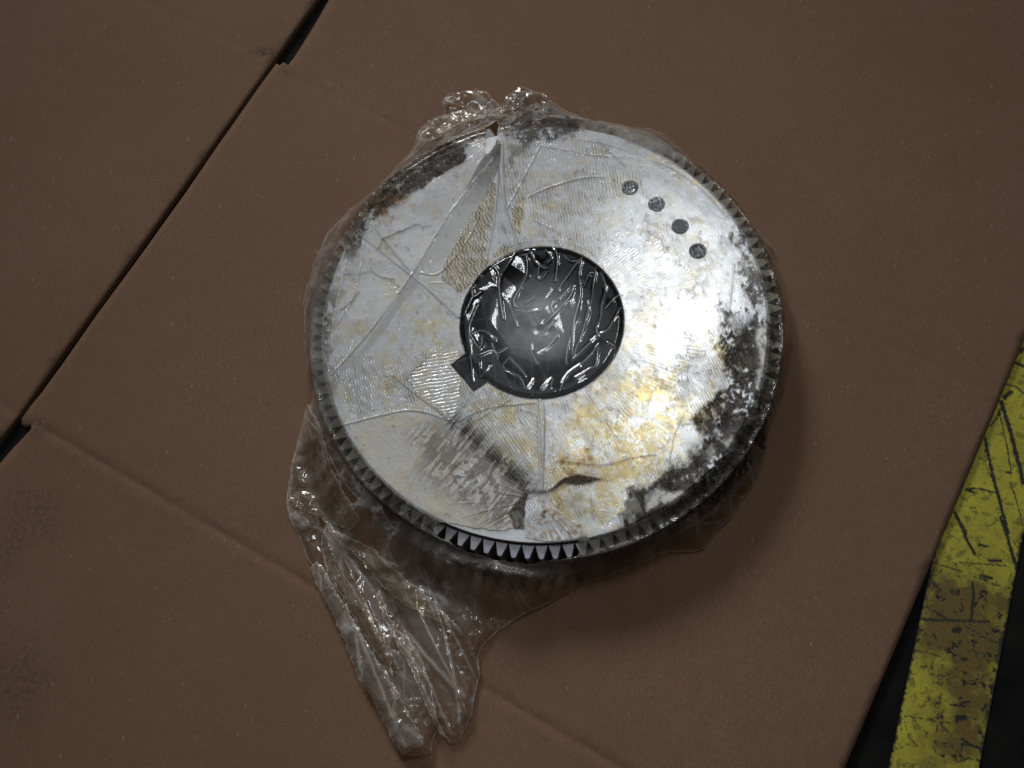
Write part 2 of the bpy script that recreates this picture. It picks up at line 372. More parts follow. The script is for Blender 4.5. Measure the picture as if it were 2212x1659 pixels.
CT = 0.0
CB = FZ + .0004
def card(name, outline, creases, label):
    """a cardboard sheet with real scored grooves"""
    poly = [Vector(p) for p in outline]; n = len(poly)
    verts = list(poly); edges = [(i, (i + 1) % n) for i in range(n)]
    hz = {}
    for a, b, wd, dep, ridge in creases:
        a = np.array(a); b = np.array(b); u = (b - a) / np.linalg.norm(b - a); v = np.array([-u[1], u[0]])
        segs = 60
        for off in (-2.2, -1, -.5, 0, .5, 1, 2.2):
            pr = None
            for k in range(segs + 1):
                q = a + (b - a) * k / segs + v * off * wd
                verts.append(Vector(q)); i = len(verts) - 1
                if pr is not None: edges.append((pr, i))
                pr = i
    # interior fill points for stains and slow warp
    mn = outline.min(0); mx = outline.max(0)
    gx, gy = np.meshgrid(np.arange(mn[0], mx[0], .006), np.arange(mn[1], mx[1], .006)); gx = gx.ravel(); gy = gy.ravel()
    ins = sdp(gx, gy, outline) > .003
    for q in np.stack([gx[ins], gy[ins]], 1): verts.append(Vector(q))
    V, E_, F, *_ = delaunay_2d_cdt(verts, edges, [], 0, 1e-7)
    V = np.array([(v.x, v.y) for v in V])
    cen = np.array([V[list(f)].mean(0) for f in F]); okf = sdp(cen[:, 0], cen[:, 1], outline) > 0
    F = [list(f) for f, k in zip(F, okf) if k]
    Z = (fbm(V[:, 0], V[:, 1], 8, 2, 3) - .5) * .0008
    for a, b, wd, dep, ridge in creases:
        d, t = segd(V[:, 0], V[:, 1], a, b)
        wob = .75 + .5 * vn(V[:, 0] * 60, V[:, 1] * 60, 4)
        Z -= dep * wob * np.clip(1 - d / wd * .6, 0, 1)
        Z += ridge * np.exp(-((d - 1.8 * wd) / (.8 * wd)) ** 2)
    so = sdp(V[:, 0], V[:, 1], outline)
    Z -= .0004 * np.exp(-(np.clip(so, 0, 1) / .0011) ** 2)     # crushed edge
    nv = len(V)
    VV = [(x, y, z) for (x, y), z in zip(V, Z)] + [(x, y, CB) for x, y in V]
    cnt = {}
    for f in F:
        for i in range(len(f)):
            a, b = f[i], f[(i + 1) % len(f)]
            cnt.setdefault((min(a, b), max(a, b)), []).append((a, b))
    walls = [(a, a + nv, b + nv, b) for k, l in cnt.items() if len(l) == 1 for a, b in l]
    o = mesh_obj(name, VV, [tuple(f) for f in F] + walls, M_card, smooth=False)
    me = o.data
    n_ = len(me.vertices); co = np.empty(n_ * 3, np.float32); me.vertices.foreach_get('co', co); co = co.reshape(-1, 3)
    st = np.zeros(n_, np.float32)
    for (px_, py_, rx, ry, am) in ((60, 1085, 75, 35, .30), (95, 1140, 60, 30, .25), (40, 1470, 60, 70, .35), (20, 1190, 30, 40, .35), (575, 112, 32, 9, 1.0), (620, 150, 12, 20, .55), (80, 930, 20, 14, .6), (1080, 1445, 60, 40, .2), (2160, 885, 16, 22, .6), (560, 60, 70, 30, .15), (170, 990, 120, 14, .12), (470, 1120, 160, 30, .08), (500, 130, 40, 12, .25)):
        c = P([(px_, py_)], 0)[0]; s = .00036
        st += 1.3 * am * np.exp(-((co[:, 0] - c[0]) / (rx * s)) ** 2 - ((co[:, 1] - c[1]) / (ry * s)) ** 2)
    for (px_, py_, r, am) in ((1980, 1455, 1.6, 3.), (1960, 968, 0, 0)):
        pass
    a = me.attributes.new('stain', 'FLOAT', 'POINT'); a.data.foreach_set('value', st)
    for p in me.polygons: p.use_smooth = abs(p.normal.z) > .5
    o['label'] = label; o['category'] = 'cardboard sheet'
    return o

Ledge = P([(682, 0), (588, 133), (440, 340), (286, 555), (124, 778), (40, 897), (0, 947)], 0)
d0 = Ledge[0] - Ledge[1]; d0 /= np.linalg.norm(d0); d1 = Ledge[-1] - Ledge[-3]; d1 /= np.linalg.norm(d1)
left_out = np.array(list([Ledge[0] + d0 * .25]) + list(Ledge) + [Ledge[-1] + d1 * .12, (-.85, -.35), (-.85, .6)])
Redge = P([(710, 0), (680, 52), (655, 92), (632, 128), (622, 140), (612, 134), (603, 141), (597, 136), (592, 143), (560, 186), (500, 272), (470, 314), (444, 352), (400, 416), (296, 561), (210, 678), (134, 787), (88, 850), (66, 876), (47, 903), (46, 915), (52, 923), (60, 920), (66, 916), (67, 925), (60, 934), (30, 965), (0, 1000)], 0)
d0 = Redge[0] - Redge[2]; d0 /= np.linalg.norm(d0); d1 = Redge[-1] - Redge[-3]; d1 /= np.linalg.norm(d1)
Rr = P([(2212, 735), (2156, 870), (2010, 1220), (1900, 1481), (1825, 1659)], 0)
e0 = Rr[0] - Rr[2]; e0 /= np.linalg.norm(e0); e1 = Rr[-1] - Rr[-3]; e1 /= np.linalg.norm(e1)
top_r = Rr[0] + e0 * .45
right_out = np.array([Redge[0] + d0 * .25] + list(Redge) + [Redge[-1] + d1 * .3, (-.25, -.50), Rr[-1] + e1 * .22] + list(Rr[::-1]) + [top_r, (.1, .62)])
cA = P([(72, 912), (1420, 1706)], 0); cB = P([(600, 153), (2150, 850)], 0); cAl = P([(-300, 690), (36, 893)], 0); cB2 = P([(-200, -240), (575, 124)], 0)
card('cardboard_sheet', right_out, [(cA[0], cA[1], .0030, .0009, .00015), (cB[0], cB[1], .0030, .00018, .00004), ], 'large brown cardboard sheet under the gear wheel, scored with two creases')
card('cardboard_sheet', left_out, [(cAl[0], cAl[1], .0030, .0006, .0001), (cB2[0], cB2[1], .0034, .00028, .00005)], 'brown cardboard sheet at upper left beyond the narrow black gap')

# ------------------------------------------------------------------ flywheel
fw = bpy.data.objects.new('flywheel', None); link(fw); fw.empty_display_size = .05
fw['label'] = 'round machined metal flywheel with toothed rim, notched centre bore and four small holes'; fw['category'] = 'flywheel'
RF, RH, BC = .150, .0557, .1172
NTH = 113; TZ = T - .0035
def arc(r, a0, a1, n): return [(r * math.cos(a0 + (a1 - a0) * k / n), r * math.sin(a0 + (a1 - a0) * k / n)) for k in range(n + 1)]
def bore_loop():
    a0 = math.radians(-130.63); a1 = math.radians(-157.23 + 360)
    pts = arc(RH, a0, a1, 160)
    return pts + [(-.0610, -.0290), (-.0453, -.0486)]
def circ(cx, cy, r, n=40): return [(cx + r * math.cos(2 * math.pi * k / n), cy + r * math.sin(2 * math.pi * k / n)) for k in range(n)]
def inset(loop, d):
    p = np.array(loop); n = len(p); out = []
    ar = .5 * np.sum(p[:, 0] * np.roll(p[:, 1], -1) - p[:, 1] * np.roll(p[:, 0], -1)); sg = 1 if ar > 0 else -1
    for i in range(n):
        a = p[i] - p[i - 1]; b = p[(i + 1) % n] - p[i]
        na = np.array([-a[1], a[0]]) / (np.linalg.norm(a) + 1e-12); nb = np.array([-b[1], b[0]]) / (np.linalg.norm(b) + 1e-12)
        m = na + nb; m /= max(np.linalg.norm(m), .3); m /= max(.5, float(np.dot(m, na)))
        out.append(tuple(p[i] + sg * d * m))
    return out
def plate(name, outer, holes, z1, z0, ch, mat, parent):
    loops = [outer] + holes
    V = []; F = []; tops = []
    for li, lp in enumerate(loops):
        n = len(lp); ins = inset(lp, ch if li == 0 else -ch); s = len(V)
        V += [(x, y, z1) for x, y in ins]; V += [(x, y, z1 - ch) for x, y in lp]; V += [(x, y, z0) for x, y in lp]
        tops.append((s, ins))
        for k in range(n):
            k2 = (k + 1) % n
            F.append((s + k, s + k2, s + n + k2, s + n + k)); F.append((s + n + k, s + n + k2, s + 2 * n + k2, s + 2 * n + k))
    flat = []
    for s, ins in tops: flat += [s + k for k in range(len(ins))]
    for tri in tessellate_polygon([[Vector((x, y, 0)) for x, y in ins] for s, ins in tops]): F.append(tuple(flat[i] for i in tri))
    return mesh_obj(name, V, F, mat, parent)
bolt = [(BC * math.cos(math.radians(a)), BC * math.sin(math.radians(a))) for a in (57.33, 46.26, 34.70, 23.90)]
plate('face_plate', circ(0, 0, RF, 320), [bore_loop()] + [circ(x, y, .0055) for x, y in bolt], T, .004, .0005, M_face, fw)
for x, y in bolt:                # a dark sleeve lines each small hole
    V = [(x + r * math.cos(a), y + r * math.sin(a), z) for r, z in ((.00543, T - .0012), (.00543, .014), (0.0012, .0125)) for a in [2 * math.pi * k / 32 for k in range(32)]]
    F = [(j * 32 + k, j * 32 + (k + 1) % 32, (j + 1) * 32 + (k + 1) % 32, (j + 1) * 32 + k) for j in range(2) for k in range(32)] + [tuple(range(64, 96))]
    mesh_obj('bolt_hole', V, F, M_hole, fw)
# bore lining and added bottom disc, near-black to stand in for shade
lp = inset(bore_loop(), .00012); n = len(lp)
V = [(x, y, T - .0011) for x, y in lp] + [(x, y, .004) for x, y in lp]
mesh_obj('bore_wall', V, [(k, (k + 1) % n, n + (k + 1) % n, n + k) for k in range(n)], M_dark, fw)
def ringd(r0, r1, z, n=96): 
    V = [(r * math.cos(2 * math.pi * k / n), r * math.sin(2 * math.pi * k / n), z) for r in (r0, r1) for k in range(n)]
    return V, [(k, (k + 1) % n, n + (k + 1) % n, n + k) for k in range(n)]
V = []; F = []
for r0, r1, z0, z1 in ((.075, .036, .0055, .0055), (.036, .0300, .0055, .0035), (.0300, .0005, .0035, .0035)):
    s = len(V)
    V += [(r * math.cos(2 * math.pi * k / 96), r * math.sin(2 * math.pi * k / 96), z) for r, z in ((r0, z0), (r1, z1)) for k in range(96)]
    F += [(s + k, s + (k + 1) % 96, s + 96 + (k + 1) % 96, s + 96 + k) for k in range(96)]
mesh_obj('bore_shade_plate', V, F, M_dark, fw)
# ring gear body and teeth; dark lower flange added for shade in the gaps
rg_prof = ((.1497, TZ), (.1508, TZ), (.1510, TZ - .0006), (.1510, .0075), (.1600, .0070), (.1605, .0060), (.1605, .0012), (.150, .0012))
n = 256; V = []; F = []
for r, z in rg_prof: V += [(r * math.cos(2 * math.pi * k / n), r * math.sin(2 * math.pi * k / n), z) for k in range(n)]
for j in range(len(rg_prof) - 1): F += [(j * n + k, j * n + (k + 1) % n, (j + 1) * n + (k + 1) % n, (j + 1) * n + k) for k in range(n)]
rg = mesh_obj('ring_gear', V, F, M_dark, fw)
def tooth_mesh():
    r0, r1, r2 = .1507, .1590, .1597
    w0, w1, w2 = .0041, .00165, .00105
    prof = [(r0, -w0), (.1535, -w0 * .84), (.1565, -w1 * 1.45), (r1, -w1), (r2, -w2), (r2, w2), (r1, w1), (.1565, w1 * 1.45), (.1535, w0 * .84), (r0, w0)]
    k = len(prof); V = []
    for z, s in ((TZ, .0004), (TZ - .0006, 0), (.0072, 0)):
        V += [(x - (s if x > .151 else 0), y - np.sign(y) * s * .7, z) for x, y in prof]
    F = [tuple(range(k))] + [(j * k + i, j * k + i + 1, (j + 1) * k + i + 1, (j + 1) * k + i) for j in range(2) for i in range(k - 1)] + [tuple(range(2 * k, 3 * k))[::-1]]
    me = bpy.data.meshes.new('tooth'); me.from_pydata(V, [], F); me.update()
    bm = bmesh.new(); bm.from_mesh(me); bmesh.ops.recalc_face_normals(bm, faces=bm.faces); bm.to_mesh(me); bm.free()
    me.materials.append(M_gear); return me
tm = tooth_mesh()
A0 = math.atan2(-.1585, -.0017)
for k in range(NTH):
    o = bpy.data.objects.new('tooth', tm); link(o, rg); o.rotation_euler = (0, 0, A0 + 2 * math.pi * k / NTH)

# ------------------------------------------------------------------ plastic film
def crumple(x, y, f, o, s, rough=.5):
    h = 0; a = 1; tot = 0
    for i in range(o):
        wx = x * f + 1.1 * vn(x * f * .6, y * f * .6, s + i); wy = y * f + 1.1 * vn(x * f * .6 + 9, y * f * .6 + 3, s + i + 1)
        f1, f2 = worley(wx, wy, s + i)
        h = h + a * (f1 if i % 2 == 0 else .8 - f1); tot += a; a *= rough; f *= 2.1
    return h / tot
def creases(x, y, f, s, wd=.07, m=.45):
    wx = x * f + 1.3 * vn(x * f * .5, y * f * .5, s) + .35 * vn(x * f * 2, y * f * 2, s + 3); wy = y * f + 1.3 * vn(x * f * .5 + 7, y * f * .5 + 3, s + 1) + .35 * vn(x * f * 2, y * f * 2 + 5, s + 4)
    f1, f2 = worley(wx, wy, s)
    k = sst(m, m + .2, vn(x * f * .7 + 4, y * f * .7, s + 2)) * sst(.35, .6, vn(x * f * 2.3, y * f * 2.3, s + 5))
    return np.exp(-((f2 - f1) / wd) ** 2) * k
def facet(x, y, f, s, wd=.07):
    """piecewise flat random relief on a warped triangle lattice: (height, closeness to a fold)"""
    wx = x * f + 1.2 * vn(x * f * .4, y * f * .4, s); wy = y * f + 1.2 * vn(x * f * .4 + 11, y * f * .4 + 7, s + 1)
    u = wx - wy * .57735; v = wy * 1.1547
    ui = np.floor(u); vi = np.floor(v); fu = u - ui; fv = v - vi
    ui = ui.astype(np.int64); vi = vi.astype(np.int64); t = TAB[s % 8]; up = fu + fv > 1
    a = np.where(up, t[(vi + 1) & 511, (ui + 1) & 511], t[vi & 511, ui & 511]); b = t[vi & 511, (ui + 1) & 511]; c = t[(vi + 1) & 511, ui & 511]
    wa = np.where(up, fu + fv - 1, 1 - fu - fv); wb = np.where(up, 1 - fv, fu); wc = np.where(up, 1 - fu, fv)
    # the fold across the long side shows where the opposite corners differ
    e = np.minimum(np.minimum(wa, wb), wc)
    k = sst(.50, .75, vn(wx * .8 + 5, wy * .8, s + 2))
    return a * wa + b * wb + c * wc, np.exp(-(e / wd) ** 2) * k
def tri(x): return np.abs((x % 1.0) * 2 - 1)

outline_px = [(959, 243), (954, 212), (970, 194), (1000, 190), (1020, 193), (1024, 184), (1048, 190), (1062, 206), (1083, 222), (1094, 200), (1112, 188), (1122, 178), (1136, 182), (1156, 192), (1176, 197), (1200, 221), (1220, 231), (1250, 244),
              (1286, 256), (1330, 262), (1372, 270), (1404, 272), (1434, 283), (1470, 313), (1516, 362), (1562, 405), (1608, 457), (1645, 495), (1676, 534), (1690, 585), (1700, 629), (1712, 660), (1718, 700), (1717, 740), (1700, 824), (1685, 870),
              (1663, 930), (1650, 1000), (1627, 1050), (1608, 1072), (1580, 1115), (1546, 1148), (1525, 1182), (1500, 1191), (1460, 1190), (1427, 1197), (1378, 1219), (1317, 1243), (1250, 1262), (1192, 1300), (1150, 1318), (1113, 1336), (1075, 1362), (1045, 1391), (1034, 1419), (1035, 1458), (1030, 1490),
              (1018, 1545), (1005, 1575), (990, 1600), (973, 1607), (958, 1590), (950, 1569), (935, 1600), (930, 1626), (905, 1632), (870, 1633), (850, 1612), (843, 1590), (820, 1535), (800, 1501), (782, 1480), (765, 1440), (742, 1385), (725, 1345), (711, 1314), (688, 1262), (670, 1222), (660, 1205), (653, 1185),
              (640, 1150), (622, 1115), (616, 1085), (620, 1040), (628, 1000), (640, 960), (648, 930), (656, 890), (668, 867), (676, 850), (672, 830), (660, 805), (655, 760), (652, 729), (655, 690), (652, 650), (656, 620), (668, 595), (673, 565), (690, 530), (705, 497), (748, 451), (803, 408), (830, 380), (852, 356), (884, 324), (896, 295), (902, 272), (925, 256), (938, 247)]
OUT = P(outline_px, .006)
open_bottom = P(Cv([(448, 1424), (520, 1425), (600, 1438), (680, 1446), (738, 1440), (748, 1452), (752, 1474), (800, 1482), (860, 1486), (925, 1480), (934, 1500), (925, 1522), (860, 1542), (760, 1550), (640, 1535), (540, 1500), (470, 1462)]), T - .004)
open_top = P(Cv([(616, 112), (634, 96), (652, 70), (660, 100), (662, 150), (650, 178), (628, 212), (616, 190), (622, 150)]), T - .003)

STEP = .00045
lo = OUT.min(0) - .002; hi = OUT.max(0) + .002
nx = int((hi[0] - lo[0]) / STEP) + 1; ny = int((hi[1] - lo[1]) / STEP) + 1
gx, gy = np.meshgrid(lo[0] + STEP * np.arange(nx), lo[1] + STEP * np.arange(ny))
X = gx.ravel(); Y = gy.ravel()

def film_fields(X, Y):
    f = Field(X, Y)
    R = np.hypot(X, Y); TH = np.arctan2(Y, X)
    so = sdp(X + .16 * f.wx, Y + .16 * f.wy, OUT)
    S = T + .001
    # ---- base drape
    dg = R - .1605
    ondisc = 1 - sst(.1488, .1500, R)
    t_ = np.clip(dg / np.maximum(dg + np.clip(so, 0, 1), 1e-5), 0, 1)
    pk = fbm(TH * 9, R * 0 + 3.3, 1.0, 3, 2)
    t_ = np.clip(np.maximum(t_, dg / (.020 + .022 * pk)), 0, 1)
    Z = np.where(R < .1488, T + .0007, 0.0)
    over = T + .0007 - .0037 * sst(.1490, .1575, R)
    Z = np.where(R >= .1488, over, Z)
    Z = np.where(dg > 0, (T - .0033) * (1 - t_) ** 1.15, Z)
    off = sst(.001, .012, dg)
    # ---- bore: sagging film
    sb_ = np.minimum(RH - R, .05)
    bore = sst(-.0004, .0005, RH - R)
    nt = f.poly(np.array([(-.0507, -.0213), (-.0610, -.0290), (-.0453, -.0486), (-.0363, -.0423)]), .0005, 0)
    bore = np.maximum(bore, nt)
    # ---- crumples
    # outside, drawn along the tail in the lower left, across it elsewhere
    ua, ub = np.array([.44, -.90]), np.array([.90, .44])
    al = X * ua[0] + Y * ua[1]; ac = X * ub[0] + Y * ub[1]
    tail = sst(-.02, .06, -(Y + .125) ) * sst(.04, -.03, X + .3 * (Y + .2))
    jx = .10 * f.wx; jy = .10 * f.wy
    f1, e1 = facet(al * .20 + jx, ac + jy, 62, 1, .045); f2, e2 = facet(al * .35 + jx, ac + jy, 150, 4, .07)
    c_tail = f1 * .75 + f2 * .25
    f3, e3 = facet(TH * .16 * .45 + jx, R + jy, 85, 3, .05); f4, e4 = facet(X + jx, Y + jy, 135, 5, .06); f5, e5 = facet(X, Y, 300, 2, .10)
    c_pol = f3; c_iso = f4; fine = f5
    cr = c_tail * tail * 1.1 + (1 - tail) * (.55 * c_pol + .45 * c_iso)
    k_tail = np.maximum(e1, e2 * .5); k_pol = np.maximum(e3 * .8, e4 * .6)
    kr = k_tail * tail + (1 - tail) * k_pol
    # radial pleats from the gathers
    def pleats(c, freq, s, k=0.0):
        c = np.array(c); a = np.arctan2(Y - c[1], X - c[0]); d = np.hypot(X - c[0], Y - c[1])
        n_ = fbm(a * freq, d * k + s, 1.0, 3, s); return 1 - np.abs(2 * n_ - 1) * 2, d, a
    gt = P([(1078, 300)], S)[0]; gb = P([(1160, 1078)], S)[0]; gl = P([(722, 850)], S)[0]; gk = P([(905, 610)], S)[0]
    H = np.zeros_like(X)
    H += off * (cr * (.0050 + .0035 * tail) + fine * (.0003 + .0011 * sst(.48, .60, fbm(X, Y, 60, 2, 5))) + kr * .0003) * sst(0, .010, so + .004)
    H += off * .0008
    near = 1 - off
    H += near * ondisc * (.0003 * c_iso + .0010 * facet(X, Y, 38, 6)[0])
    edgez = sst(.140, .152, R) * near
    H += edgez * (.0006 * c_pol + .0003 * fine)
    for c, fr, s, amp, rad in ((gt, 9, 1, .0011, .05), (gb, 9, 2, .0011, .045), (gl, 8, 4, .0012, .045), (gk, 5, 6, .0007, .03)):
        pl, d, a = pleats(c, fr, s, 8)
        H += np.clip(pl, 0, 1) ** 3 * amp * .55 * np.exp(-(d / rad) ** 2) * sst(.001, .012, d) * sst(.35, .6, fbm(X, Y, 70, 2, s))
    # bore folds
    wv = fbm(X, Y, 45, 3, 4) - .5
    q1 = (X * .92 + Y * .39) ; q2 = (-X * .39 + Y * .92)
    l1 = 1 - np.abs(2 * vn((q1 + .010 * wv) * 120, (q2 * .22 + .012 * wv) * 120, 3) - 1)
    l2 = 1 - np.abs(2 * vn((q1 * .9 + .01 * wv) * 190, q2 * .30 * 190, 6) - 1)
    l3 = 1 - np.abs(2 * vn((X + .012 * wv) * 110, (Y + .01 * wv) * 110, 1) - 1)
    left = sst(.015, -.03, X)
    bh = (1 - left) * (l1 ** 10 * .0030 + l2 ** 12 * .0008) + left * (l3 ** 10 * .0024 + l2 ** 12 * .0010) + fbm(X, Y, 45, 2, 4) * .0040
    hub = P([(1165, 690)], S)[0]; dh = np.hypot(X - hub[0], Y - hub[1])
    fb, eb = facet(q1, q2 * .4, 80, 3, .03)
    bh = (fb * .0020 + fbm(X, Y, 30, 2, 4) * .0014) * sst(-.001, .004, RH - R) + .0009 * facet(X, Y, 190, 6)[0] * np.exp(-(dh / .013) ** 2)
    BL = [((760, 250), (700, 360), (625, 480), (620, 620), (650, 800)), ((840, 300), (842, 440), (780, 560), (735, 650), (740, 700)), ((855, 250), (920, 360), (990, 400)), ((940, 390), (932, 472), (960, 480), (1000, 430)),
          ((1070, 240), (1092, 340), (1072, 500)), ((1292, 320), (1268, 450), (1275, 620), (1220, 850), (1210, 1100)), ((1290, 320), (1190, 440), (1095, 570)), ((1405, 390), (1370, 640), (1330, 760), (1300, 900), (1240, 1050), (1213, 1135)),
          ((1213, 1135), (1300, 1060), (1420, 945), (1500, 900), (1610, 720)), ((1445, 440), (1482, 560), (1450, 700), (1440, 800), (1408, 880), (1422, 945)), ((1040, 700), (1130, 610), (1195, 548), (1215, 552), (1180, 640), (1000, 830)),
          ((1422, 1030), (1402, 1190), (1340, 1235), (1240, 1300)), ((1422, 1030), (1300, 1170), (1180, 1260), (1130, 1350)), ((450, 700), (380, 880), (385, 1060), (405, 1330)), ((400, 650), (335, 790)), ((385, 950), (470, 910), (540, 925), (600, 970)),
          ((385, 950), (462, 1055), (485, 950)), ((460, 1110), (560, 1070), (612, 1120)), ((460, 1170), (470, 1285), (540, 1190)), ((700, 1120), (770, 1190), (832, 1272)), ((690, 1130), (650, 1200), (720, 1250), (790, 1290), (840, 1385), (900, 1310)),
          ((1060, 820), (1020, 880), (980, 940)), ((750, 730), (840, 745), (930, 740)), ((860, 790), (885, 830), (910, 862)), ((960, 1400), (1010, 1345), (1052, 1300), (1040, 1375)), ((1110, 1410), (1140, 1335)), ((400, 560), (410, 640), (470, 600)), ((540, 370), (600, 420), (620, 480)),
          ((1330, 660), (1345, 760), (1300, 870)), ((900, 620), (880, 640), (830, 670)), ((1480, 730), (1560, 650), (1610, 610)), ((1000, 260), (1040, 320), (1010, 360)), ((1140, 300), (1200, 350), (1280, 340)), ((800, 300), (850, 290)), ((1160, 1170), (1165, 1080), (1190, 960)), ((930, 1090), (1000, 1040), (1080, 950)), ((640, 620), (700, 700), (760, 860)),
          ((1310, 540), (1340, 470), (1360, 440)), ((1300, 500), (1310, 540)), ((1060, 650), (1040, 700), (1060, 760)), ((980, 640), (1040, 560)), ((560, 1010), (600, 1090), (680, 1040)), ((870, 1010), (880, 1080), (920, 1160)), ((1500, 1010), (1560, 1060), (1500, 1190))]
    bfold_glint = np.zeros_like(X); bwide = np.zeros_like(X)
    for i, c in enumerate(BL):
        q = np.array(c, float); q = catmull(P(np.stack([915 + .2655 * q[:, 0], 474.4 + .2655 * q[:, 1]], 1), T - .001), 5)
        vv = (.4 + .6 * vn(X * 110, Y * 110, i % 8)); bfold_glint = np.maximum(bfold_glint, f.line(q, (.00038, .00032, .00042)[i % 3], .04) * vv); bwide = np.maximum(bwide, f.line(q, .0011, .04) * vv)
    bh = bh + .00045 * bwide
    sag = (-.0038 * sst(0, .03, RH - R) - .0003) * bore
    H = H * (1 - bore) + bore * (bh + sag)
    # small holes: film dips in
    for x, y in bolt:
        d = np.hypot(X - x, Y - y); H += -.0008 * (1 - sst(.0025, .0052, d)) + (1 - sst(.003, .006, d)) * .0008 * l2
    # ---- channels
    N1 = fbm(X, Y, 28, 4, 0); N2 = fbm(X, Y, 90, 4, 3); N3 = fbm(X, Y, 300, 4, 5); N4 = fbm(X, Y, 700, 2, 1)
    haze = np.where(R < .1505, .34 + .70 * (N1 - .44) + .22 * (N2 - .5), 0)
    oil = np.where(R < .1505, .42 * sst(.53, .61, .4 * N2 + .6 * N3) + .04, 0.10)
    rust = np.zeros_like(X); dirt = np.zeros_like(X); rip = np.zeros_like(X)
    white = sst(.52, .62, fbm(X, Y, 55, 4, 6))
    haze = haze + np.where(R < .1505, .20 * white, 0)
    # right half of the disc: silver, rippled, little oil
    east = sst(.01, .05, X) * sst(-.05, -.01, Y) * (R < .142)
    haze = haze * (1 - east) + east * (.20 + .25 * (N1 - .5)); oil = oil * (1 - .55 * east)
    # outside the disc
    hz_out = .015 + .05 * sst(.45, .75, cr) + .04 * f4 + .34 * kr + .05 * tail
    haze = np.where(R >= .1505, hz_out * (.5 + .9 * sst(0, .05, so)), haze)
    # dirty film wrapped over the teeth
    rimband = sst(.1490, .1515, R) * (1 - sst(.161, .168, R))
    A = np.degrees(TH)
    sect = np.ones_like(X)
    haze += rimband * (.0 + .03 * N2 + .10 * kr)
    dirt += rimband * np.clip(.06 + 2.6 * (N2 - .53) + 1.0 * (N3 - .5), .0, .72)
    dirt += rimband * .03 * sst(20, -20, np.abs(A - 5) - 60)
    haze = np.clip(haze, 0, 1)
    def setp(arr, m, v): return arr * (1 - m) + v * m
    # bare metal windows
    for pts in (D((150, 600), (230, 590), (300, 600), (335, 640), (325, 690), (270, 740), (200, 735), (140, 715), (175, 680), (200, 640)),
                D((330, 450), (400, 430), (450, 440), (420, 500), (380, 560), (330, 550), (250, 520), (290, 470)),
                D((240, 170), (300, 200), (250, 250))):
        ring_ = f.poly(pts, .006, .6); haze = np.clip(haze + .22 * ring_, 0, .9); m = f.poly(pts, .0007, .6); haze = setp(haze, m, .03); oil = setp(oil, m, .05 + .15 * sst(.55, .7, N2)); dirt *= 1 - m
        e = np.exp(-((m - .5) / .25) ** 2); oil = np.clip(oil + .35 * e * (m > .02), 0, 1)
    g3 = f.poly(D((360, 945), (400, 890), (455, 850), (500, 835), (535, 860), (548, 910), (525, 1050), (500, 1095), (440, 1030)), .0010, .6)
    g3s = g3 * .8; haze = setp(haze, g3s, .14); oil = setp(oil, g3s, .04 + .16 * sst(.5, .62, N2))
    g4 = f.poly(D((540, 1095), (600, 1040), (700, 1025), (790, 1060), (797, 1285), (740, 1295), (640, 1210)), .0010, .3)
    haze = setp(haze, g4, .20); oil = setp(oil, g4, .10 + .35 * sst(.5, .66, N2))
    gz = f.poly(D((600, 270), (655, 300), (640, 430), (620, 590), (575, 630), (530, 655), (470, 610), (500, 530), (560, 400)), .0008, .4)
    gz = np.maximum(gz, f.poly(D((742, 330), (702, 380), (712, 450), (730, 470), (745, 400)), .0008, .4))
    gz = np.maximum(gz, f.poly(D((640, 545), (660, 510), (690, 498), (718, 512), (700, 530)), .0006, .3))
    gs_ = np.clip(gz * (1 - .6 * sst(.52, .62, N2)), 0, 1); haze = setp(haze, gs_, .22 + .3 * (N1 - .4)); oil = setp(oil, gs_, .20 + .40 * N2)
    # gold oil, lower right
    o1 = f.poly(D((900, 1010), (1000, 970), (1100, 930), (1180, 950), (1300, 1010), (1260, 1120), (1250, 1240), (1150, 1270), (1100, 1380), (900, 1440), (820, 1300), (840, 1180), (900, 1100)), .008, 1.2)
    oil = np.clip(np.maximum(oil, o1 * (.10 + .58 * sst(.45, .62, .5 * fbm(X, Y, 75, 4, 4) + .5 * fbm(X, Y, 340, 3, 2)))), 0, 1); haze = haze * (1 - .45 * o1)
    # streaky dirty flap, lower left
    sx = X * .62 + Y * .78; sy = -X * .78 + Y * .62
    stk = fbm(sx * .13, sy, 700, 3, 2)
    d6 = f.poly(D((370, 1115), (470, 1095), (535, 1095), (620, 1150), (700, 1230), (762, 1310), (740, 1360), (700, 1440), (640, 1425), (520, 1350), (420, 1250)), .010, .8)
    d6e = f.line(D((520, 1090), (570, 1135), (640, 1200), (700, 1250), (755, 1310)), .0085, .3)
    big = f.poly(D((170, 1090), (250, 1060), (500, 1080), (560, 1130), (750, 1310), (700, 1440), (600, 1440), (450, 1390), (300, 1280), (210, 1180)), .003, .4)
    haze = setp(haze, big, .62 + .4 * (N2 - .5)); oil = setp(oil, big, .30 + .3 * sst(.50, .65, N2))
    dirt = np.maximum(dirt, d6 * np.maximum(sst(.46, .54, stk * .6 + N2 * .4) * .62, sst(.56, .62, N3) * .6))
    dirt = np.maximum(dirt, d6e * (.35 + .65 * sst(.42, .52, stk)) * .90)
    rust = np.maximum(rust, d6 * sst(.62, .74, fbm(sx * .3, sy, 110, 3, 7)) * .3)
    # black grime regions with a broken edge
    GS = .5 * fbm(X * .9 + Y * .4, (Y * .9 - X * .4) * .35, 330, 3, 4) + .5 * N1
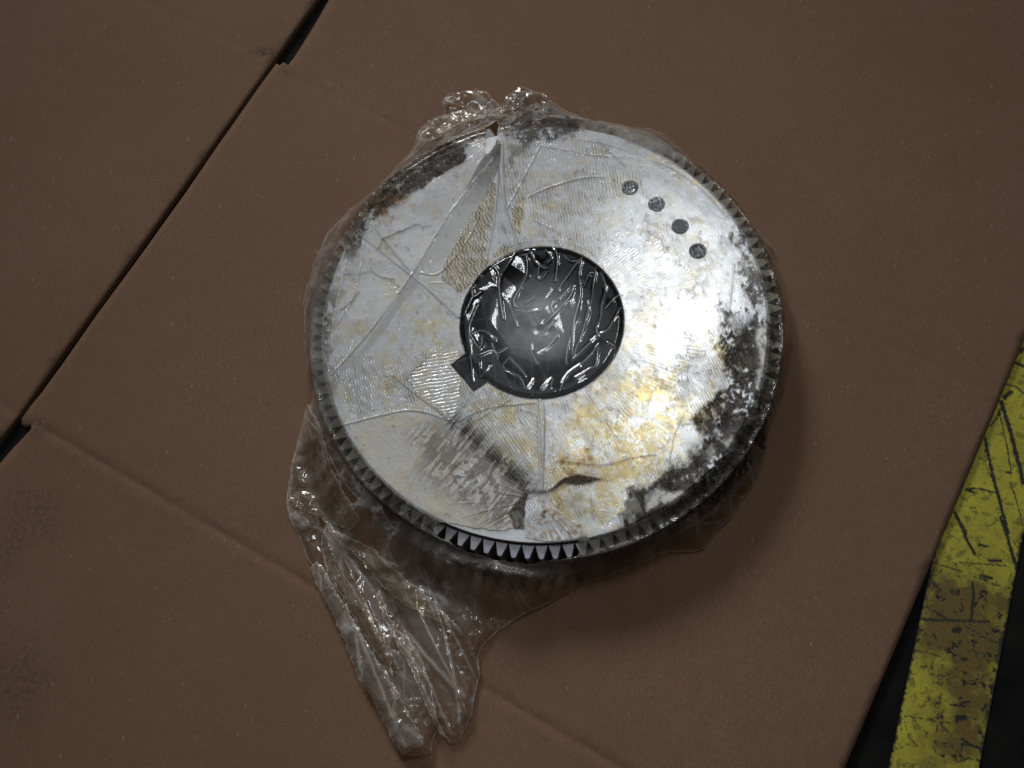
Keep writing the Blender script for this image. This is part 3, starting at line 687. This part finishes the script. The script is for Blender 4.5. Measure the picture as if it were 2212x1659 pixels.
    def grime(pts, v, soft=.006, warp=1.3, th=(.38, .52), gray=0.35):
        nonlocal dirt, haze
        m = f.poly(pts, soft * .5, warp * 1.15); n_ = .36 * N2 + .36 * N3 + .28 * N4 + .10 * (f.poly(pts, soft * 1.5, warp) - .6)
        dirt = np.maximum(dirt, m * v * np.clip(sst(th[0] + .01, th[1] + .07, n_) * (.62 + .75 * sst(.35, .6, GS)) + .06, 0, 1)); haze = setp(haze, m * .8, gray)
    grime(D((672, 95), (700, 40), (760, 10), (850, 40), (930, 90), (940, 130), (820, 150), (760, 165), (690, 175), z=T), .85, .006, 1.3, (.36, .54))
    grime(D((690, 140), (790, 110), (770, 180), (720, 240), (690, 290)), .45, .006, 1.3, (.46, .56))
    grime(D((370, 210), (440, 150), (520, 135), (570, 160), (520, 235), (450, 275), (385, 320), (270, 395), (205, 470), (160, 440), (230, 345), (310, 260)), .97, .004, 1.0, (.30, .44))
    grime(D((105, 540), (135, 560), (115, 700), (110, 800), (125, 900), (150, 1050), (110, 1060), (80, 950), (60, 800), (65, 640), z=T - .003), .45, .005)
    grime(D((1440, 420), (1475, 430), (1500, 520), (1540, 620), (1565, 700), (1510, 720), (1470, 650), (1450, 520)), .85, .005, 1.3, (.42, .53))
    grime(D((1410, 690), (1480, 720), (1545, 740), (1565, 800), (1545, 950), (1500, 1060), (1420, 1020), (1400, 930), (1395, 860)), .97, .006, 1.3, (.37, .50))
    grime(D((1290, 1070), (1330, 1040), (1400, 980), (1500, 1000), (1580, 930), (1570, 1100), (1480, 1260), (1380, 1340), (1260, 1410), (1080, 1430), (1060, 1390), (1110, 1300), (1200, 1265), (1290, 1230), (1330, 1150)), 1.0, .005, 1.2, (.32, .46))
    edge_m = sst(.126, .140, R + 1.1 * f.wx) * (R < .1505) * sst(-68, -58, A + f.wy * 2200) * (1 - sst(-16, -4, A + f.wx * 2500))
    dirt = np.maximum(dirt, edge_m * np.clip(sst(.42, .56, .4 * N2 + .35 * N3 + .25 * N4), 0, 1)); haze = setp(haze, edge_m * .7, .35)
    edge_n = sst(.134, .146, R + 1.1 * f.wx) * (R < .1505) * sst(118, 126, A + f.wy * 700) * (1 - sst(150, 175, A + f.wx * 900))
    dirt = np.maximum(dirt, edge_n * np.clip(sst(.46, .60, .4 * N2 + .35 * N3 + .25 * N4), 0, 1) * .9)
    edge_s = sst(.138, .149, R + .8 * f.wx) * (R < .1505) * (sst(160, 178, np.abs(A)) )
    dirt = np.maximum(dirt, edge_s * np.clip(sst(.46, .56, .5 * N2 + .5 * N3), 0, 1) * .8)
    m = f.poly(D((1200, 1380), (1300, 1360), (1450, 1270), (1560, 1100), (1600, 1120), (1500, 1330), (1330, 1430), (1100, 1470)), .006); dirt = np.maximum(dirt, m * .40 * (R < .1505))
    for pts, v in ((D((1135, 1350), (1160, 1305), (1220, 1300), (1295, 1305), (1240, 1350), (1150, 1375)), .9), (D((1420, 735), (1460, 725), (1500, 745), (1480, 775), (1440, 790)), .9), (D((1510, 780), (1545, 770), (1548, 900), (1520, 985), (1500, 960), (1530, 900)), .7),
                   (D((1395, 1140), (1430, 1130), (1470, 1165), (1410, 1185)), .55), (D((1470, 560), (1500, 560), (1490, 600)), .6), (D((1350, 1170), (1370, 1150), (1375, 1200), (1340, 1230)), .5)):
        m = f.poly(pts, .002, .9) * (.5 + .5 * sst(.4, .6, N3)) * v; dirt *= (1 - m); haze = setp(haze, m, .75)
    dirt = np.where((R > .1505) & (R < .1615), dirt * (.60 + .40 * sst(.45, .6, N1)), dirt)
    haze = np.where((R > .1512) & (R < .1615), haze * .40, haze)
    # the dark torn leaf and the black pinch at the bottom
    m = f.poly(D((815, 1322), (850, 1290), (880, 1266), (925, 1254), (1012, 1270), (960, 1285), (920, 1292), (880, 1286), (840, 1312)), .0007, .15); dirt = np.maximum(dirt, m * .93)
    grime(D((690, 1380), (700, 1350), (757, 1308), (752, 1380), (748, 1445), (730, 1450), (705, 1420)), .95, .002, .5, (.1, .4))
    dirt = np.maximum(dirt, f.line(D((757, 1310), (790, 1318), (820, 1318)), .0022, .3) * .75)
    m = f.poly(D((752, 1345), (790, 1330), (795, 1360), (770, 1420), (752, 1400)), .0007, .4); haze = setp(haze, m, .8); dirt *= 1 - m; oil *= 1 - m
    m = f.poly(D((795, 1325), (860, 1370), (930, 1430), (965, 1470), (850, 1485), (740, 1475), (745, 1450), (780, 1400)), .002, .5)
    mbot = m
    haze = setp(haze, m, .6); rust = np.maximum(rust, m * sst(.50, .62, .5 * N3 + .5 * fbm(X, Y, 620, 3, 2)) * .6); dirt = np.maximum(dirt, m * sst(.60, .68, N3 * .6 + N2 * .4) * .9)
    mg = f.poly(P([(1088, 245), (1100, 212), (1125, 198), (1165, 200), (1200, 228), (1240, 245), (1290, 268), (1240, 290), (1170, 300), (1100, 320), (1085, 290)], .022), .004, .8) * (R > .150)
    dirt = np.maximum(dirt, mg * np.clip(.15 + .85 * sst(.40, .56, .5 * N2 + .5 * N3), 0, .85)); haze = np.maximum(haze, mg * .22)
    # rust and ochre patches
    for pts, v in ((D((250, 370), (320, 310), (345, 350), (280, 410)), .9), (D((885, 995), (925, 990), (935, 1030), (905, 1025)), .9), (D((840, 1190), (960, 1195), (1000, 1225), (900, 1250), (850, 1230)), .7), (D((170, 770), (215, 745), (230, 775), (190, 800)), .35),
                   (D((1400, 800), (1425, 850), (1405, 900), (1385, 850)), .5), (D((640, 320), (660, 300), (640, 400), (625, 380)), .35), (D((1170, 950), (1230, 965), (1250, 990), (1190, 985)), .6), (D((1300, 1060), (1420, 1000), (1400, 1060), (1320, 1100)), .4), (D((270, 940), (310, 950), (290, 990)), .5)):
        m = f.poly(pts, .005, 1.4); rust = np.maximum(rust, m * v * sst(.42, .60, .5 * N2 + .5 * N3)); oil = np.maximum(oil, m * .7)
    rust = np.maximum(rust, (R < .149) * sst(.74, .80, fbm(X, Y, 160, 4, 2)) * .22)
    dirt = np.maximum(dirt, (R < .149) * sst(.75, .80, fbm(X, Y, 420, 3, 6)) * .35)
    # white tent between the two long folds
    m = f.poly(D((668, 200), (690, 330), (712, 440), (735, 510), (690, 500), (640, 530), (618, 545), (640, 400), (655, 260)), .0007, 0)
    haze = setp(haze, m, .55); oil = setp(oil, m, .03)
    # long grey band from the top gather down to the left
    band = f.poly(D((655, 150), (672, 160), (665, 250), (620, 330), (560, 430), (500, 530), (400, 600), (370, 600), (440, 490), (520, 370), (600, 230)), .0006, .05)
    haze = setp(haze, band, .40); oil = setp(oil, band, .12); rust *= 1 - .8 * band
    dirt = np.maximum(dirt, band * (.12 + .55 * sst(.08, .13, Y)) * (.6 + .8 * N2))
    band2 = f.poly(D((370, 600), (400, 600), (398, 632), (340, 700), (270, 800), (200, 880), (110, 935), (130, 905), (220, 830), (290, 730)), .0006, .1)
    haze = setp(haze, band2, .45); dirt = np.maximum(dirt, band2 * .22)
    band3 = f.poly(D((200, 465), (230, 490), (380, 590), (400, 605), (530, 735), (515, 740), (375, 615), (215, 500)), .0006, .1)
    haze = setp(haze, band3, .62); oil *= 1 - .6 * band3
    band4 = f.poly(D((790, 1010), (803, 1010), (800, 1120), (806, 1310), (795, 1310), (788, 1150)), .0004, .05)
    haze = setp(haze, band4, .50)
    band5 = f.poly(D((150, 1075), (250, 1050), (380, 1040), (480, 1075), (520, 1095), (400, 1075), (260, 1085), (160, 1100)), .0008, .3)
    haze = setp(haze, band5, .55)
    # upper right: film stands loose above the metal in a dull crescent
    cres = f.poly(D((780, 180), (900, 200), (1060, 215), (1180, 240), (1340, 330), (1420, 420), (1440, 520), (1400, 480), (1330, 390), (1180, 270), (1050, 245), (900, 250)), .003, .4)
    haze = setp(haze, cres * .8, .42); rip_off = cres
    # ---- crease lines: raised folds, with a dark shade line painted along one side
    CL = [((655, 150), (650, 210), (600, 270), (520, 370), (440, 490), (372, 602), (240, 780), (110, 930)), ((665, 165), (662, 240), (650, 400), (620, 560)), ((675, 165), (680, 330), (700, 430), (738, 515)),
          ((800, 175), (690, 380)), ((200, 465), (375, 600), (530, 738)), ((405, 590), (470, 590), (560, 480), (600, 400)), ((310, 930), (400, 1000), (520, 1090), (640, 1190), (760, 1312)), ((790, 1010), (798, 1120), (800, 1312)), ((803, 1010), (812, 1060), (806, 1312)),
          ((790, 170), (960, 200), (1160, 222), (1300, 290), (1420, 410)), ((760, 340), (830, 310), (930, 280), (1010, 275)), ((1440, 560), (1425, 700), (1408, 800), (1440, 860), (1445, 950)), ((150, 1095), (260, 1065), (380, 1045), (520, 1085)), ((215, 490), (190, 640), (130, 760)), ((240, 430), (370, 590)),
          ((1220, 1250), (1240, 1130), (1270, 1060)), ((860, 1210), (1000, 1225), (1100, 1200), (1180, 1190)), ((1270, 1090), (1400, 1070), (1560, 1040)), ((840, 470), (910, 560)), ((770, 410), (900, 480)), ((530, 1080), (620, 1040), (780, 1020)), ((160, 540), (130, 680), (110, 800), (130, 930)), ((985, 150), (1080, 240)), ((560, 1095), (700, 1010))]
    for i, c in enumerate(CL):
        pts = catmull(D(*c), 5); wd = (.00075, .0005)[i % 2] if i > 2 else .0008
        l = f.line(pts, wd, .06); H += l * (.0005 if i < 9 else .00035) * (1 - bore * .5)
        haze = np.clip(haze + .07 * l, 0, 1)
        l_shade = f.line(pts + np.array([.0008, -.0006]), wd * .7, .06); dirt = np.maximum(dirt, l_shade * .42 * (1 - bore))
    # fans of small tucks at the bottom pinch
    pl, d, a = pleats(gb, 14, 5, 0); tk = np.clip(pl, 0, 1) ** 5 * np.exp(-(d / .022) ** 2) * (d > .0015)
    dirt = np.maximum(dirt, tk * .4); haze = np.clip(haze + .3 * np.exp(-(d / .012) ** 2), 0, 1)
    # ---- ripples
    lam = .0018
    wrp = 4.0 * (fbm(X, Y, 50, 2, 2) - .5) + 3.4 * (fbm(X, Y, 200, 2, 4) - .5)
    def dirph(a_, l=lam, z=0.0):
        a_ = math.radians(a_); u = (X * math.cos(a_) + Y * math.sin(a_)); v = (-X * math.sin(a_) + Y * math.cos(a_))
        p = 2 * math.pi / l * u + wrp
        if z: p = p + z * (tri(v / .0075 + .7 * fbm(X, Y, 120, 2, 1)) * 2 - 1)
        return p
    ph = dirph(20, lam, 1.1)                                   # default: steep short lines
    rad = TH * 232 + wrp * .7
    kR = (R < .100 + .10 * (N2 - .5)) & (A > -60) & (A < 80); ph = np.where(kR, rad, ph)
    ph = np.where(gz > .5, dirph(14, .0025, 2.2), ph)
    ph = np.where(g3 > .5, dirph(98, .0024), ph); ph = np.where(g4 > .5, dirph(35, .0020), ph)
    up = (A > 50) & (A < 110) & (R > .06) & (gz <= .5); ph = np.where(up, dirph(8, .0022, .9), ph)
    rm = sst(.40, .56, fbm(X, Y, 48, 3, 7))
    rip = np.where(R < .147, (.20 + .45 * rm), 0) * (1 - bore)
    rip = np.where(kR, np.maximum(rip, .55 * sst(.112, .070, R)), rip); rip = np.maximum(rip, gz * 1.0); rip = np.maximum(rip, g3 * .55); rip = np.maximum(rip, g4 * .6)
    rip *= (1 - np.clip(band + band2 + band3 + big, 0, 1) * .85) * (1 - .5 * rip_off)
    west = (X < -.03) & (Y > -.02) & (gz < .3); rip = np.where(west, rip * .22, rip)
    rip *= (1 - .8 * mbot) * (1 - bore)
    rip *= np.where(R < .147, 1 - sst(.136, .147, R), 0) * (.50 + .50 * sst(.35, .60, fbm(X * .8 + Y * .6, (Y * .8 - X * .6) * .4, 420, 2, 6)))
    # ---- bore channels: pale centre reflection and fold glints painted in as haze
    hz_glow_b = .006 + .24 * np.exp(-(dh / .026) ** 3) * (.6 + 1.8 * N2) + .50 * bfold_glint ** 1.5 + .05 * eb + .035 * sst(.3, .8, bwide)
    haze = haze * (1 - bore) + bore * hz_glow_b; oil = oil * (1 - bore) + .02 * bore; dirt *= (1 - bore); rust *= (1 - bore)
    for x, y in bolt:
        k = 1 - sst(.0048, .0062, np.hypot(X - x, Y - y)); haze = haze * (1 - k) + k * (.16 + .25 * sst(.5, .7, N3)); rip *= 1 - .6 * k; oil *= 1 - k; dirt *= 1 - k
    # dirty roll below the open teeth and along the top
    roll = f.line(P(Cv([(480, 1500), (600, 1560), (760, 1590), (900, 1575), (1000, 1545), (1150, 1500)]), .012), .0060, .6)
    dirt = np.maximum(dirt, roll * np.clip(.35 + 1.6 * (N2 - .45), 0, .8)); haze = np.maximum(haze, roll * .22); H += roll * off * .004 * (.5 + N2)
    rb = f.poly(P(Cv([(330, 1500), (480, 1530), (650, 1560), (900, 1545), (1050, 1520), (1010, 1600), (900, 1640), (700, 1660), (520, 1640), (400, 1590)]), .008), .006)
    dirt = np.maximum(dirt, rb * (.30 + 1.2 * (N2 - .45))); haze = np.maximum(haze, rb * (.03 + .20 * sst(.5, .8, .5 * f4 + .5 * f5)))  # widened dirt also paints in the shadow below the teeth
    lr = f.poly(P(Cv([(30, 640), (75, 500), (100, 520), (90, 700), (100, 850), (120, 1000), (150, 1120), (90, 1130), (50, 1000), (30, 800)]), .01), .006)
    dirt = np.maximum(dirt, lr * np.clip(.22 + 1.3 * (N2 - .5), 0, .6)); haze = np.maximum(haze, lr * .2)
    ll = f.poly(P([(632, 960), (665, 860), (700, 830), (735, 930), (770, 1010), (850, 1120), (900, 1170), (800, 1180), (700, 1180), (640, 1120)], .010), .010)
    haze = np.maximum(haze, ll * off * (.05 + .26 * sst(.45, .75, .25 * N2 + .40 * f3 + .35 * f4))); lw_ = off * sst(-.12, -.15, X); haze = np.maximum(haze, lw_ * (.04 + .30 * sst(.45, .75, .2 * N2 + .4 * f3 + .4 * f4)))
    H += off * sst(.13, .17, Y) * (facet(X * .8 + Y * .3, Y, 230, 7)[0] - .5) * .0028
    tl = f.poly(P([(960, 240), (970, 200), (1040, 195), (1080, 225), (1070, 262), (1000, 275), (900, 320), (905, 280)], .006), .004); haze = np.maximum(haze, tl * (.06 + .30 * sst(.4, .7, c_iso)))
    tr_ = f.poly(P([(1090, 235), (1110, 195), (1150, 195), (1290, 262), (1370, 280), (1430, 300), (1500, 370), (1400, 350), (1250, 285), (1120, 290)], .02), .006); haze = np.maximum(haze, tr_ * .30); dirt = np.maximum(dirt, tr_ * .30 * sst(.4, .6, N2))
    # soft yellowed edge of the film
    oil = np.where(R > .152, .22 + .2 * N1, oil)
    thick = np.clip(.35 + off * .65 + bore * .6, 0, 1)
    Zt = Z + H
    Zt = np.where(R < .1488, np.where(bore > .02, Zt, np.maximum(Zt, T + .0004)), Zt)
    teeth_guard = (R >= .1488) & (R < .161); Zt = np.where(teeth_guard, np.maximum(Zt, over), Zt)
    Zt = np.maximum(Zt, .0012 + .0006 * N2)
    return f, so, Zt, dict(haze=np.clip(haze, 0, .95), dirt=np.clip(dirt, 0, 1), oil=np.clip(oil, 0, 1), rust=np.clip(rust, 0, 1), rip=np.clip(rip, 0, 1), phase=ph, thick=thick)

ff, so, Zt, at = film_fields(X, Y)
ob = sdp(X + .3 * ff.wx, Y + .3 * ff.wy, open_bottom); ot = sdp(X + .2 * ff.wx, Y + .2 * ff.wy, open_top)
keep = (so > 0) & (ob < 0) & (ot < 0)
# torn edges curl and look denser; their bright glint line is painted as haze
edge_d = np.minimum(np.minimum(so, -ob), -ot); ed = np.exp(-(edge_d / .0007) ** 2)
at['haze'] = np.clip(at['haze'] + .38 * ed * (edge_d > 0), 0, .95); Zt = Zt + .0004 * np.exp(-(edge_d / .0011) ** 2) * (so < .006)
film = grid_obj('film_sheet', nx, ny, X, Y, Zt, keep, at, M_film)
wrap = bpy.data.objects.new('plastic_wrap', None); link(wrap); film.parent = wrap; wrap.empty_display_size = .05
wrap['label'] = 'crumpled clear plastic wrap, oil-stained and grimy, wound round the gear wheel with a loose tail'; wrap['category'] = 'plastic wrap'

# folded layers lying on the tail
Zg = Zt.reshape(ny, nx)
def zbase(x, y):
    fx = np.clip((x - lo[0]) / STEP, 0, nx - 2); fy = np.clip((y - lo[1]) / STEP, 0, ny - 2)
    i = fx.astype(int); j = fy.astype(int); return np.maximum(np.maximum(Zg[j, i], Zg[j, i + 1]), np.maximum(Zg[j + 1, i], Zg[j + 1, i + 1]))
def flap(px, seed, lift=.0012, puff=.003, hz=.16, z0=.008, along=(.44, -.90), fr=90, dirty=0.0):
    poly = P(px, z0)
    l = poly.min(0) - .001; h = poly.max(0) + .001; st = .00045
    n1 = int((h[0] - l[0]) / st) + 1; n2 = int((h[1] - l[1]) / st) + 1
    gx, gy = np.meshgrid(l[0] + st * np.arange(n1), l[1] + st * np.arange(n2)); x = gx.ravel(); y = gy.ravel()
    wx = (fbm(x, y, 260, 3, seed) - .5) * .0022
    s = sdp(x + wx, y + wx, poly)
    zb = zbase(x, y)
    k = np.ones(7) / 7
    zz = zb.reshape(n2, n1); 
    for _ in range(3):
        zz = np.apply_along_axis(lambda r: np.convolve(np.pad(r, 3, 'edge'), k, 'valid'), 0, zz); zz = np.apply_along_axis(lambda r: np.convolve(np.pad(r, 3, 'edge'), k, 'valid'), 1, zz)
    zb = zz.ravel()
    u = x * along[0] + y * along[1]; v = x * along[1] * -1 + y * along[0]
    c1, e1 = facet(u * .22 + wx, v + wx, fr * .75, seed, .05); c2, e2 = facet(x, y, 210, seed + 1, .08)
    e = np.clip(s, 0, .0022) / .0022
    kk = np.maximum(e1, e2 * .5)
    z = zb + lift + .0010 * e + puff * c1 + (.0004 + .0008 * sst(.45, .6, fbm(x, y, 60, 2, seed + 2))) * c2
    n2_ = fbm(x, y, 90, 3, seed); rim = np.exp(-(np.clip(s, 0, 1) / .0008) ** 2)
    a = dict(haze=np.clip(hz * (.3 + .6 * n2_) + .40 * rim + .30 * kk, 0, 1), dirt=dirty * sst(.45, .65, fbm(x, y, 220, 3, seed)), oil=.25 + .2 * n2_, rust=x * 0, rip=x * 0, phase=x * 0, thick=x * 0 + 1)
    return grid_obj('film_fold', n1, n2, x, y, z, s > 0, a, M_film, wrap)
flap([(670, 1222), (682, 1210), (696, 1222), (708, 1241), (745, 1305), (785, 1370), (824, 1434), (870, 1507), (919, 1593), (916, 1610), (898, 1616), (870, 1630), (843, 1590), (800, 1501), (779, 1477), (742, 1385), (711, 1314), (678, 1258)], 1, hz=.16)
flap([(690, 1110), (733, 1152), (770, 1168), (806, 1183), (850, 1225), (898, 1265), (962, 1324), (993, 1354), (1005, 1375), (980, 1356), (940, 1340), (886, 1314), (845, 1285), (821, 1262), (795, 1228), (760, 1190), (720, 1160)], 3, hz=.10, lift=.002)
flap([(821, 1272), (840, 1320), (855, 1355), (880, 1375), (904, 1403), (920, 1440), (935, 1489), (945, 1530), (952, 1569), (973, 1604), (947, 1581), (930, 1540), (916, 1504), (895, 1455), (878, 1420), (852, 1385), (838, 1350), (824, 1320), (812, 1290)], 5, hz=.16, puff=.004, lift=.002)
flap([(700, 1130), (720, 1200), (760, 1270), (800, 1320), (820, 1340), (838, 1390), (850, 1430), (852, 1462), (835, 1440), (790, 1378), (745, 1302), (705, 1235), (690, 1180)], 6, hz=.04, lift=.0006, puff=.003)
flap([(1040, 225), (1062, 205), (1085, 222), (1110, 190), (1136, 184), (1150, 196), (1120, 225), (1085, 244), (1095, 262), (1086, 285), (1072, 275), (1066, 258), (1050, 250)], 2, hz=.34, lift=.001, puff=.0026, z0=.012, along=(.5, .86), fr=190, dirty=.6)
flap([(908, 270), (940, 248), (960, 244), (1000, 232), (1030, 235), (1040, 262), (1010, 275), (975, 285), (940, 312), (890, 350), (868, 372), (880, 345), (905, 305)], 4, hz=.10, lift=.001, puff=.0026, z0=.01, along=(.8, .6), fr=170)
flap([(640, 950), (668, 870), (690, 900), (715, 950), (730, 1020), (760, 1080), (790, 1130), (760, 1150), (700, 1120), (650, 1100), (625, 1080), (628, 1010)], 0, hz=.10, lift=.001, puff=.004, fr=130)
